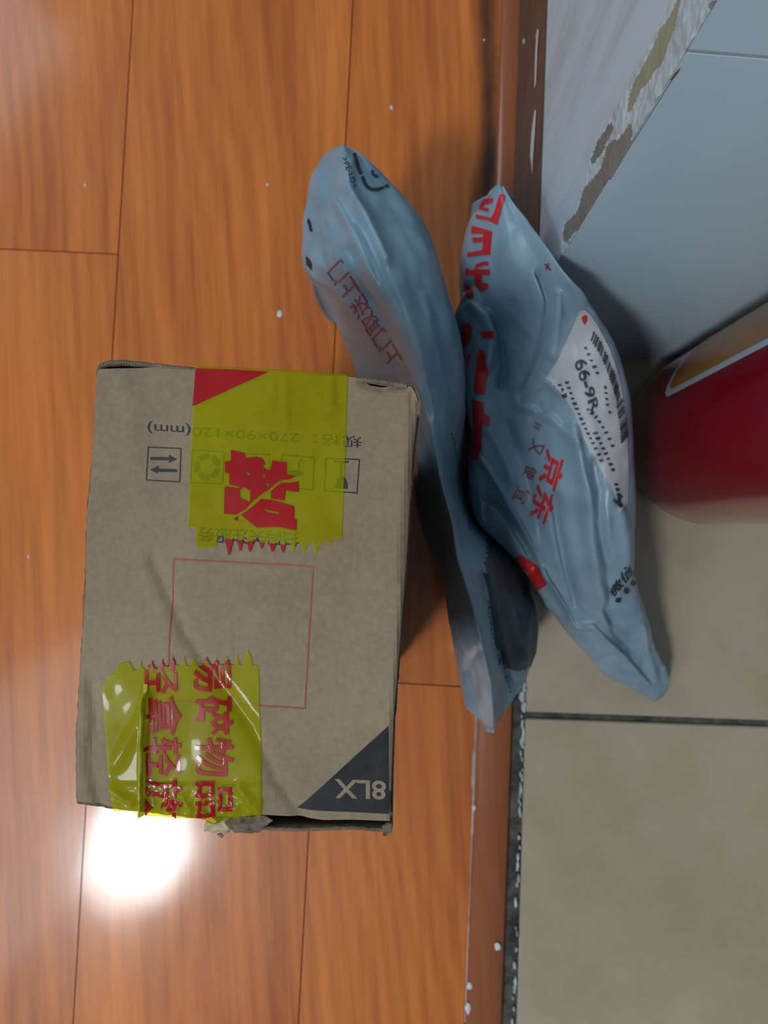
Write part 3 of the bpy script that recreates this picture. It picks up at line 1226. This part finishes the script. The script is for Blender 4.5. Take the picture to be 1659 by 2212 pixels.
# --- first bag (beside the carton)
S1 = [  # B0, B, C, D, E, F  then base z left/right
    [(731, 318, 146), (730, 317, 147), (735, 315, 150), (742, 312, 153), (750, 318, 151), (758, 324, 149), 128, 128],
    [(700, 340, 132), (703, 334, 140), (722, 336, 146), (745, 338, 154), (772, 340, 150), (792, 347, 145), 100, 100],
    [(674, 402, 128), (675, 403, 134), (712, 395, 146), (752, 398, 156), (800, 395, 152), (843, 404, 140), 70, 70],
    [(662, 500, 112), (662, 500, 120), (718, 490, 143), (788, 478, 163), (855, 475, 156), (912, 487, 138), 30, 30],
    [(664, 592, 92), (668, 585, 112), (735, 570, 144), (828, 562, 168), (892, 560, 160), (944, 566, 138), 2, 2],
    [(702, 640, 60), (745, 650, 118), (795, 640, 142), (857, 640, 170), (915, 645, 160), (970, 652, 138), 1, 1],
    [(748, 745, 20), (812, 752, 104), (850, 742, 142), (892, 735, 172), (942, 732, 162), (991, 725, 136), 1, 1],
    [(800, 860, 8), (855, 850, 88), (884, 850, 132), (915, 845, 168), (955, 848, 160), (1000, 840, 128), 1, 1],
    [(896, 960, 6), (903, 960, 60), (914, 950, 122), (936, 945, 166), (962, 945, 150), (1001, 945, 90), 1, 1],
    [(898, 1050, 5), (910, 1045, 50), (930, 1042, 118), (952, 1040, 163), (970, 1040, 130), (996, 1045, 55), 1, 1],
    [(906, 1120, 5), (936, 1125, 40), (957, 1130, 115), (976, 1130, 160), (1000, 1130, 126), (1028, 1135, 48), 1, 1],
    [(930, 1190, 5), (950, 1200, 40), (964, 1205, 112), (988, 1210, 156), (1030, 1195, 136), (1112, 1205, 44), 1, 1],
    [(962, 1268, 12), (964, 1268, 45), (970, 1268, 112), (1012, 1285, 152), (1052, 1262, 130), (1146, 1290, 52), 1, 1],
    [(972, 1330, 40), (974, 1332, 70), (985, 1335, 112), (1028, 1345, 148), (1064, 1330, 124), (1160, 1350, 46), 1, 1],
    [(984, 1392, 62), (985, 1394, 85), (1005, 1398, 116), (1041, 1400, 145), (1074, 1392, 120), (1158, 1410, 48), 1, 1],
    [(996, 1460, 82), (998, 1462, 94), (1025, 1464, 112), (1053, 1466, 138), (1088, 1450, 112), (1142, 1455, 60), 14, 1],
    [(1006, 1520, 96), (1008, 1524, 100), (1030, 1530, 108), (1060, 1520, 128), (1086, 1500, 106), (1118, 1492, 78), 60, 40],
    [(1012, 1533, 98), (1016, 1537, 101), (1036, 1551, 106), (1062, 1566, 118), (1082, 1540, 104), (1104, 1508, 86), 80, 70],
    [(1040, 1556, 104), (1042, 1560, 106), (1050, 1570, 109), (1062, 1577, 113), (1070, 1566, 110), (1078, 1552, 106), 98, 98],
]
secs = []
for r in S1:
    pts = [W(p) for p in r[:6]]
    L0, Fp = pts[0], pts[5]
    zl, zr = r[6] / 1000, r[7] / 1000
    Gp = Vector((Fp.x - (0.003 if Fp.y > 0.035 else 0.010), Fp.y, min(zr, Fp.z - 0.001)))
    Ap = Vector((L0.x + 0.004, L0.y, min(zl, L0.z - 0.001)))
    secs.append(pts + [Gp, Ap])
cr1 = [([(775, 480), (815, 560), (862, 660), (905, 800), (930, 900)], -0.0036, 5),
       ([(758, 360), (752, 410), (790, 470), (835, 560)], 0.0045, 12),
       ([(725, 440), (768, 520), (820, 640), (862, 740), (900, 850)], 0.0045, 9),
       ([(760, 540), (800, 640), (850, 740)], -0.0049, 10),
       ([(680, 560), (740, 640), (800, 720)], 0.0027, 8),
       ([(915, 640), (950, 760), (960, 900)], 0.0023, 9),
       ([(940, 700), (975, 830), (985, 940)], -0.0023, 9),
       ([(985, 1212), (1019, 1308), (1040, 1400), (1056, 1466), (1063, 1570)], 0.0063, 6),
       ([(1040, 1400), (1020, 1425), (1010, 1450)], -0.0023, 8),
       ([(1045, 1240), (1060, 1320), (1075, 1400), (1100, 1470)], -0.0067, 8),
       ([(1090, 1280), (1110, 1360), (1130, 1420)], 0.0049, 12)]
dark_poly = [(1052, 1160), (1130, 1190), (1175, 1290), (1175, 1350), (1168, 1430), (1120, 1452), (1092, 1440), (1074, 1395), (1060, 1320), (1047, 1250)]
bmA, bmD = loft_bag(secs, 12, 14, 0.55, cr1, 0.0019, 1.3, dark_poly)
bvh1 = decal_setup([bmA, bmD])
bag1 = empty('mailer_bag', (0.03, 0.0, 0), label='pale blue plastic mailer bag squeezed between the cardboard box and the other bag',
             category='bag', group='plastic mailer bags on the floor')
from_bm('bag_film', bmA, M_bag, bag1)
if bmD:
    from_bm('dark_film', bmD, M_darkfilm, bag1, label='dark smoky plastic at the open end')
b = text_bm('上门取送上门', [(870, 774), (737, 558), (705, 590), (845, 800)])
from_bm('red_lettering', decal(bvh1, b, 0.0004), M_bagredthin, bag1)
blk = [fill2d([stroke([(765, 331), (769, 345), (774, 362), (780, 377)], 6.5)]),
       fill2d([stroke([(782, 381), (787, 395), (794, 405), (803, 410), (815, 410), (829, 405)], 7)]),
       fill2d([stroke([(803, 368), (806, 378), (817, 383)], 6)]),
       fill2d([stroke([(833, 399), (838, 406)], 6)]),
       fill2d([[(666, 470), (671, 478), (674, 492), (676, 500), (670, 500), (667, 488), (664, 480)]]),
       fill2d([[(661, 552), (669, 560), (674, 570), (674, 585), (668, 578), (662, 571)]])]
from_bm('recycling_mark', decal(bvh1, join(blk[:4]), 0.0004), M_bagblack, bag1)
for b9 in blk[4:]:
    from_bm('black_print', decal(bvh1, b9, 0.0004), M_bagblack, bag1)
b = text_bm('>PE-LD<', [(739, 342), (763, 407), (773, 403), (749, 338)], 0.01)
from_bm('black_lettering', decal(bvh1, b, 0.0004), M_bagblack, bag1)
ch = []
random.seed(5)
pl = [Vector(p) for p in [(1053, 1296), (1057, 1330), (1062, 1365), (1072, 1395), (1077, 1420), (1090, 1450), (1098, 1475), (1104, 1498)]]
for i in range(len(pl) - 1):
    for k in range(3):
        p = pl[i].lerp(pl[i + 1], (k + 0.15) / 3)
        q = pl[i].lerp(pl[i + 1], (k + 0.75) / 3)
        ch.append(fill2d([stroke([(p.x + random.uniform(-1.5, 1.5), p.y), (q.x + random.uniform(-2, 2), q.y)], random.choice([1.2, 1.8, 2.6]))]))
ch.append(fill2d([stroke([(1074, 1393), (1082, 1406), (1092, 1418), (1103, 1437)], 4)]))
ch.append(fill2d([stroke([(1079, 1425), (1079, 1436)], 2)]))
ch.append(fill2d([stroke([(1082, 1412), (1093, 1445)], 3)]))
from_bm('small_black_print', decal(bvh1, join(ch), 0.0004, 4), M_bagblack, bag1)
ch = []
pl = [Vector(p) for p in [(975, 935), (985, 980), (1000, 1040), (1008, 1090), (1016, 1150)]]
for i in range(4):
    for k in range(5):
        p = pl[i].lerp(pl[i + 1], k / 5)
        ch.append(fill2d([stroke([(p.x + random.uniform(-2, 2), p.y), (p.x + random.uniform(0, 5), p.y + 7)], 1.3)]))
from_bm('small_black_print', decal(bvh1, join(ch), 0.0004, 4), M_bagblack, bag1)
tipb = bmesh.new()
# curled-over corner of the film at the near tip
c0, c1 = W((1050, 1573, 108)), W((1068, 1576, 112))
prev = None
for i in range(9):
    a = math.pi * 1.3 * i / 8
    d = Vector((0, -1, 0)) * 0.0022 * math.sin(a) + Vector((0, 0, 1)) * 0.0022 * (math.cos(a) - 1)
    cur = [tipb.verts.new(c0 + d), tipb.verts.new(c1 + d)]
    if prev:
        tipb.faces.new((prev[0], prev[1], cur[1], cur[0]))
    prev = cur
from_bm('curled_corner', tipb, M_bag, bag1)

# --- second bag (by the wall corner)
S2 = [
    [(1071, 403, 149), (1073, 400, 151), (1076, 398, 152), (1079, 399, 152), (1082, 401, 151), (1085, 405, 150), 138, 138],
    [(1046, 437, 134), (1058, 433, 142), (1071, 430, 147), (1082, 428, 150), (1091, 430, 150), (1099, 438, 148), 90, 90],
    [(1016, 481, 122), (1043, 490, 136), (1068, 492, 146), (1094, 490, 153), (1117, 487, 155), (1136, 484, 152), 50, 50],
    [(997, 560, 114), (1026, 570, 130), (1065, 570, 140), (1110, 565, 155), (1152, 558, 163), (1182, 553, 165), 1, 1],
    [(1002, 638, 106), (1020, 645, 118), (1065, 645, 135), (1125, 638, 150), (1185, 625, 162), (1232, 620, 165), 1, 1],
    [(986, 682, 98), (1018, 698, 116), (1075, 705, 122), (1140, 702, 143), (1220, 690, 157), (1293, 687, 150), 1, 1],
    [(1002, 755, 94), (1036, 765, 112), (1085, 765, 115), (1155, 755, 137), (1245, 745, 152), (1325, 755, 142), 1, 1],
    [(1006, 850, 92), (1038, 860, 110), (1100, 865, 112), (1180, 858, 130), (1272, 852, 147), (1353, 852, 132), 1, 1],
    [(1019, 945, 90), (1042, 955, 108), (1110, 955, 112), (1190, 950, 128), (1290, 948, 142), (1361, 945, 125), 1, 1],
    [(1013, 1045, 86), (1075, 1045, 108), (1130, 1042, 112), (1205, 1040, 126), (1300, 1043, 138), (1365, 1045, 115), 1, 1],
    [(1030, 1128, 82), (1125, 1130, 106), (1165, 1125, 108), (1230, 1125, 120), (1310, 1132, 128), (1361, 1138, 106), 60, 1],
    [(1112, 1208, 80), (1160, 1212, 98), (1190, 1210, 103), (1245, 1210, 112), (1315, 1218, 115), (1366, 1226, 92), 68, 1],
    [(1163, 1277, 72), (1197, 1275, 86), (1222, 1273, 90), (1268, 1275, 98), (1330, 1285, 98), (1382, 1292, 75), 60, 1],
    [(1212, 1345, 52), (1245, 1352, 68), (1265, 1348, 76), (1300, 1345, 80), (1350, 1350, 76), (1403, 1358, 58), 1, 1],
    [(1265, 1410, 40), (1285, 1405, 52), (1305, 1395, 60), (1335, 1388, 62), (1370, 1388, 58), (1416, 1398, 45), 1, 1],
    [(1315, 1458, 30), (1333, 1448, 40), (1350, 1440, 46), (1370, 1435, 46), (1395, 1430, 42), (1430, 1440, 30), 1, 1],
    [(1372, 1486, 18), (1385, 1482, 24), (1397, 1476, 28), (1408, 1472, 28), (1422, 1470, 25), (1438, 1475, 18), 1, 1],
    [(1404, 1510, 8), (1410, 1514, 10), (1416, 1515, 11), (1424, 1509, 11), (1430, 1504, 10), (1439, 1494, 7), 1, 1],
]
secs = []
for r in S2:
    pts = [W(p) for p in r[:6]]
    L0, Fp = pts[0], pts[5]
    Gp = Vector((Fp.x - 0.012, Fp.y - 0.002, min(r[7] / 1000, Fp.z - 0.001)))
    Ap = Vector((L0.x + 0.010, L0.y, min(r[6] / 1000, L0.z - 0.001)))
    secs.append(pts + [Gp, Ap])
cr2 = [([(1165, 590), (1185, 645), (1180, 698), (1172, 751), (1156, 791), (1124, 863)], -0.0060, 9),
       ([(1200, 640), (1200, 711), (1190, 770)], 0.0037, 11),
       ([(1010, 625), (1030, 612), (1050, 643), (1071, 672), (1090, 725), (1095, 790), (1087, 830)], -0.0067, 9),
       ([(1020, 660), (1050, 690), (1068, 730), (1060, 790)], 0.0045, 10),
       ([(1120, 865), (1172, 826), (1215, 855)], 0.0037, 8),
       ([(1150, 900), (1190, 870)], -0.0030, 7),
       ([(1130, 880), (1190, 905), (1240, 960)], 0.0027, 8),
       ([(1197, 1071), (1207, 1140), (1225, 1230), (1245, 1300)], -0.0045, 9),
       ([(1232, 930), (1248, 980), (1264, 1060), (1266, 1135), (1289, 1277), (1310, 1350)], 0.0048, 13),
       ([(1290, 1000), (1300, 1060), (1292, 1130), (1312, 1220), (1322, 1300)], -0.0045, 10),
       ([(1335, 1105), (1345, 1170), (1350, 1230)], 0.0033, 12),
       ([(1310, 1320), (1335, 1370), (1360, 1395)], -0.0053, 13),
       ([(1250, 1355), (1280, 1353), (1310, 1385), (1342, 1413), (1397, 1476)], 0.0045, 6),
       ([(1250, 1365), (1265, 1372)], -0.0045, 6),
       ([(1290, 1430), (1330, 1415), (1345, 1405)], -0.0024, 7),
       ([(1385, 1360), (1400, 1410), (1410, 1470)], 0.0039, 9),
       ([(1000, 660), (1012, 652), (1035, 640), (1050, 655)], -0.0033, 6),
       ([(1040, 992), (1087, 1068), (1125, 1132), (1159, 1214), (1197, 1277), (1245, 1356)], 0.0048, 6),
       ([(1045, 1072), (1075, 1085), (1100, 1120), (1140, 1190), (1160, 1225)], -0.0075, 8),
       ([(1043, 1065), (1036, 1095), (1038, 1120)], 0.0045, 5),
       ([(1052, 1090), (1048, 1118)], -0.0036, 4),
       ([(1062, 1068), (1085, 1072)], 0.0036, 5),
       ([(1060, 930), (1090, 990), (1110, 1040)], 0.0021, 10),
       ([(1100, 920), (1130, 990), (1150, 1060)], -0.0018, 9)]
bmB, _ = loft_bag(secs, 13, 16, 0.6, cr2, 0.0020, 8.7)
bvh2 = decal_setup([bmB])
bag2 = empty('mailer_bag', (0.09, 0.0, 0), label='grey plastic mailer bag with shipping label leaning on the wall corner beside the red canister',
             category='bag', group='plastic mailer bags on the floor')
from_bm('bag_film', bmB, M_bag2, bag2)
k5 = lambda pts: sc(pts, 7.9, 960, 400)
k6 = lambda pts: sc(pts, 6.146, 970, 660)
polys = [
    k5([(950, 150), (1030, 165), (1020, 260), (905, 680), (800, 630), (780, 610), (540, 570), (540, 500), (800, 560), (850, 470), (900, 300)]),
    k5([(660, 230), (840, 225), (820, 300), (720, 330), (650, 370), (760, 400), (750, 460), (600, 420), (590, 370)]),
    k5([(470, 690), (820, 790), (800, 960), (780, 1195), (640, 1190), (390, 1230), (400, 1150), (650, 1110), (665, 970), (480, 980), (480, 900), (660, 890), (670, 830), (460, 830)]),
    k5([(750, 1300), (760, 1370), (640, 1370), (530, 1430), (780, 1440), (780, 1530), (640, 1530), (640, 1660), (740, 1670),
        (740, 1740), (640, 1810), (590, 1790), (520, 1680), (520, 1540), (350, 1530), (370, 1400), (450, 1450), (510, 1440), (540, 1350), (640, 1310)]),
    k5([(370, 1700), (440, 1710), (490, 1800), (480, 1900), (400, 1930), (360, 1850)]),
    k6([(160, 300), (200, 255), (270, 240), (320, 290), (300, 380), (270, 500), (200, 555), (170, 450)]),
    k6([(400, 350), (590, 335), (610, 430), (450, 430)]),
    k6([(400, 580), (450, 590), (490, 650), (490, 790), (535, 880), (510, 970), (490, 1000), (475, 1190), (335, 1165), (350, 900), (370, 700)]),
    k6([(225, 680), (295, 630), (270, 750), (255, 850)]),
    k6([(310, 1250), (455, 1290), (465, 1430), (545, 1490), (530, 1620), (450, 1570), (435, 1700), (435, 1900), (400, 1960), (400, 2030), (315, 2060), (310, 1700), (315, 1400)]),
    sc([(520, 1100), (590, 1150), (640, 1180), (700, 1305), (640, 1345), (480, 1130)], 3.16, 960, 850)]
from_bm('bold_red_lettering', decal(bvh2, join([fill2d([p]) for p in polys[:5]]), 0.0005), M_bagred, bag2)
from_bm('bold_red_lettering', decal(bvh2, join([fill2d([p]) for p in polys[5:10]]), 0.0005), M_bagred, bag2)
from_bm('red_print_block', decal(bvh2, fill2d([polys[10]]), 0.0005), M_bagred, bag2)
b = text_bm('京东', [(1180, 966), (1141, 1112), (1182, 1140), (1225, 998)], 0.022)
from_bm('red_lettering', decal(bvh2, b, 0.0005, 4), M_bagred, bag2)
small = []
for s, cx, cy, sz in (('好', 1161, 921, 17), ('又', 1159, 967, 30), ('便', 1145, 1021, 28), ('宜', 1127, 1071, 32)):
    d = Vector((-0.42, 0.91)) * sz / 2
    u = Vector((0.91, 0.42)) * sz / 2
    c = Vector((cx, cy))
    small.append(text_bm(s, [tuple(c - d - u), tuple(c + d - u), tuple(c + d + u), tuple(c - d + u)]))
from_bm('small_red_lettering', decal(bvh2, join(small), 0.0005, 4), M_bagredthin, bag2)
b = text_bm('微信', [(1326, 1293), (1369, 1238), (1357, 1212), (1314, 1279)], 0.02)
blk = [b]
for x, y, r in ((1368, 1260, 5.5), (1352, 1276, 6.5), (1336, 1296, 6)):
    blk.append(fill2d([[(x + r * math.cos(k * .8) * random.uniform(.8, 1.2), y + r * math.sin(k * .8) * random.uniform(.8, 1.2)) for k in range(8)]]))
from_bm('black_lettering', decal(bvh2, join(blk), 0.0005, 4), M_bagblack, bag2)
redm = [fill2d([stroke([(1177, 570), (1185, 577), (1190, 584)], 3)]), fill2d([stroke([(1186, 568), (1180, 582)], 3)])]
from_bm('small_red_print', decal(bvh2, join(redm), 0.0005, 4), M_bagredthin, bag2)

lab = [(1254, 669), (1264, 668), (1275, 680), (1290, 703), (1318, 757), (1338, 820), (1349, 880), (1354, 950), (1357, 1040), (1354, 1088), (1337, 1108), (1324, 1062), (1290, 1000),
       (1262, 950), (1240, 890), (1215, 850), (1180, 817), (1210, 770), (1235, 710)]
label = from_bm('shipping_label', decal(bvh2, fill2d([lab]), 0.0007, 4), M_label, bag2, label='crumpled white shipping label')
ink = []
bar = [Vector(p) for p in [(1276, 726), (1290, 748), (1306, 782), (1320, 822), (1332, 868), (1340, 912), (1343, 950)]]
random.seed(11)
for i in range(len(bar) - 1):
    seg = bar[i + 1] - bar[i]
    pos = 0.0
    while pos < seg.length:
        wd = random.choice([1.5, 1.5, 2.5, 4.0, 5.0])
        p = bar[i] + seg.normalized() * (pos + wd / 2)
        h = Vector((-3.5, 12.5)) if i < 4 else Vector((-8, 10))
        ink.append(fill2d([stroke([tuple(p - h + Vector((3, 0))), tuple(p + h * 0.7 + Vector((3, 0)))], wd)]))
        pos += wd + random.choice([1.5, 2.5, 3.5])
ink.append(text_bm('66-9R', [(1240, 783), (1277, 893), (1296, 884), (1264, 770)], 0.02))
rowsl = [[(1224, 820), (1240, 866), (1258, 910), (1283, 962), (1302, 1000)], [(1207, 826), (1222, 860)], [(1266, 880), (1290, 905), (1312, 940), (1325, 970)],
         [(1262, 745), (1280, 785), (1292, 812)], [(1306, 830), (1312, 880), (1320, 900)], [(1328, 1040), (1338, 1085)], [(1282, 930), (1310, 985), (1325, 1020)]]
for rr in rowsl:
    for a, b2 in zip(rr[:-1], rr[1:]):
        A, B = Vector(a), Vector(b2)
        n = int((B - A).length / 11)
        for k in range(n):
            p = A.lerp(B, (k + 0.5) / n)
            d = (B - A).normalized() * random.uniform(2.5, 4)
            u = Vector((d.y, -d.x)).normalized() * random.uniform(2.5, 5)
            ink.append(fill2d([[tuple(p - d - u), tuple(p + d - u * .6), tuple(p + d + u), tuple(p - d * .5 + u)]]))
for k in range(9):
    x, y = 1334 + random.uniform(-8, 10), 1070 + random.uniform(-14, 22)
    ink.append(fill2d([stroke([(x - 4, y - 4), (x + 3, y + 5)], random.uniform(3, 6))]))
from_bm('label_print', decal(bvh2, join(ink), 0.0010, 4), M_labelink, label)
from_bm('label_logo', decal(bvh2, fill2d([[(1256, 684), (1262, 679), (1268, 683), (1268, 692), (1263, 702), (1258, 694)]]), 0.0010, 4), M_bagred, label)

# ------------------------------------------------------------------ red canister
cc = unp(1519, 951, 0)
cc.z = 0.0008
can = empty('red_canister', cc, label='glossy red cylindrical canister with an amber picture label at the tiled wall', category='canister')
Rr = 0.0526
prof = [(0.0, 0.0), (Rr - 0.009, 0.0), (Rr - 0.006, 0.0006), (Rr - 0.003, 0.002), (Rr - 0.001, 0.005), (Rr, 0.010)]
prof += [(Rr, 0.01 + 0.25 * k / 10) for k in range(1, 11)]
prof += [(Rr - 0.001, 0.268), (Rr - 0.004, 0.277), (Rr - 0.010, 0.286), (Rr - 0.020, 0.294), (0.022, 0.299), (0.020, 0.302), (0.0, 0.302)]


def lathe(prof, n=96, center=cc):
    b = bmesh.new()
    R = []
    for r, z in prof:
        if r == 0:
            R.append([b.verts.new(center + Vector((0, 0, z)))])
        else:
            R.append([b.verts.new(center + Vector((r * math.cos(2 * math.pi * k / n), r * math.sin(2 * math.pi * k / n), z))) for k in range(n)])
    for i in range(len(R) - 1):
        for k in range(n):
            j = (k + 1) % n
            if len(R[i]) == 1:
                b.faces.new((R[i][0], R[i + 1][j], R[i + 1][k]))
            elif len(R[i + 1]) == 1:
                b.faces.new((R[i][k], R[i][j], R[i + 1][0]))
            else:
                b.faces.new((R[i][k], R[i][j], R[i + 1][j], R[i + 1][k]))
    bmesh.ops.recalc_face_normals(b, faces=b.faces)
    return b


from_bm('canister_body', lathe(prof), M_canred, can)
from_bm('cap', lathe([(0.0, 0.3005), (0.021, 0.3005), (0.0225, 0.303), (0.0225, 0.322), (0.020, 0.325), (0.0, 0.326)]), M_cantop, can)


def arc_patch(az0, az1, zz0, zz1, lift, skew=0.0, n=40, m=20, round_c=0.0):
    b = bmesh.new()
    G = []
    for i in range(n + 1):
        row = []
        for j in range(m + 1):
            z = zz0 + (zz1 - zz0) * j / m
            a1 = az1 - skew * (j / m)
            az = az0 + (a1 - az0) * i / n
            zc = z
            if round_c:
                dx = min(i, n - i) / n * (az1 - az0) * math.pi / 180 * Rr
                if dx < round_c and j == 0:
                    zc = z + round_c - math.sqrt(max(0, round_c ** 2 - (round_c - dx) ** 2))
            a = math.radians(az)
            row.append(b.verts.new(cc + Vector(((Rr + lift) * math.cos(a), (Rr + lift) * math.sin(a), zc))))
        G.append(row)
    for i in range(n):
        for j in range(m):
            b.faces.new((G[i][j], G[i + 1][j], G[i + 1][j + 1], G[i][j + 1]))
    bmesh.ops.recalc_face_normals(b, faces=b.faces)
    return b


lb = from_bm('picture_label', arc_patch(40, 165.5, 0.076, 0.25, 0.0002, 3.0, round_c=0.006), M_canwhite, can, label='picture label with silver border')
from_bm('amber_picture', arc_patch(43, 161.8, 0.081, 0.246, 0.0004, 3.0, round_c=0.005), M_canlabel, lb)
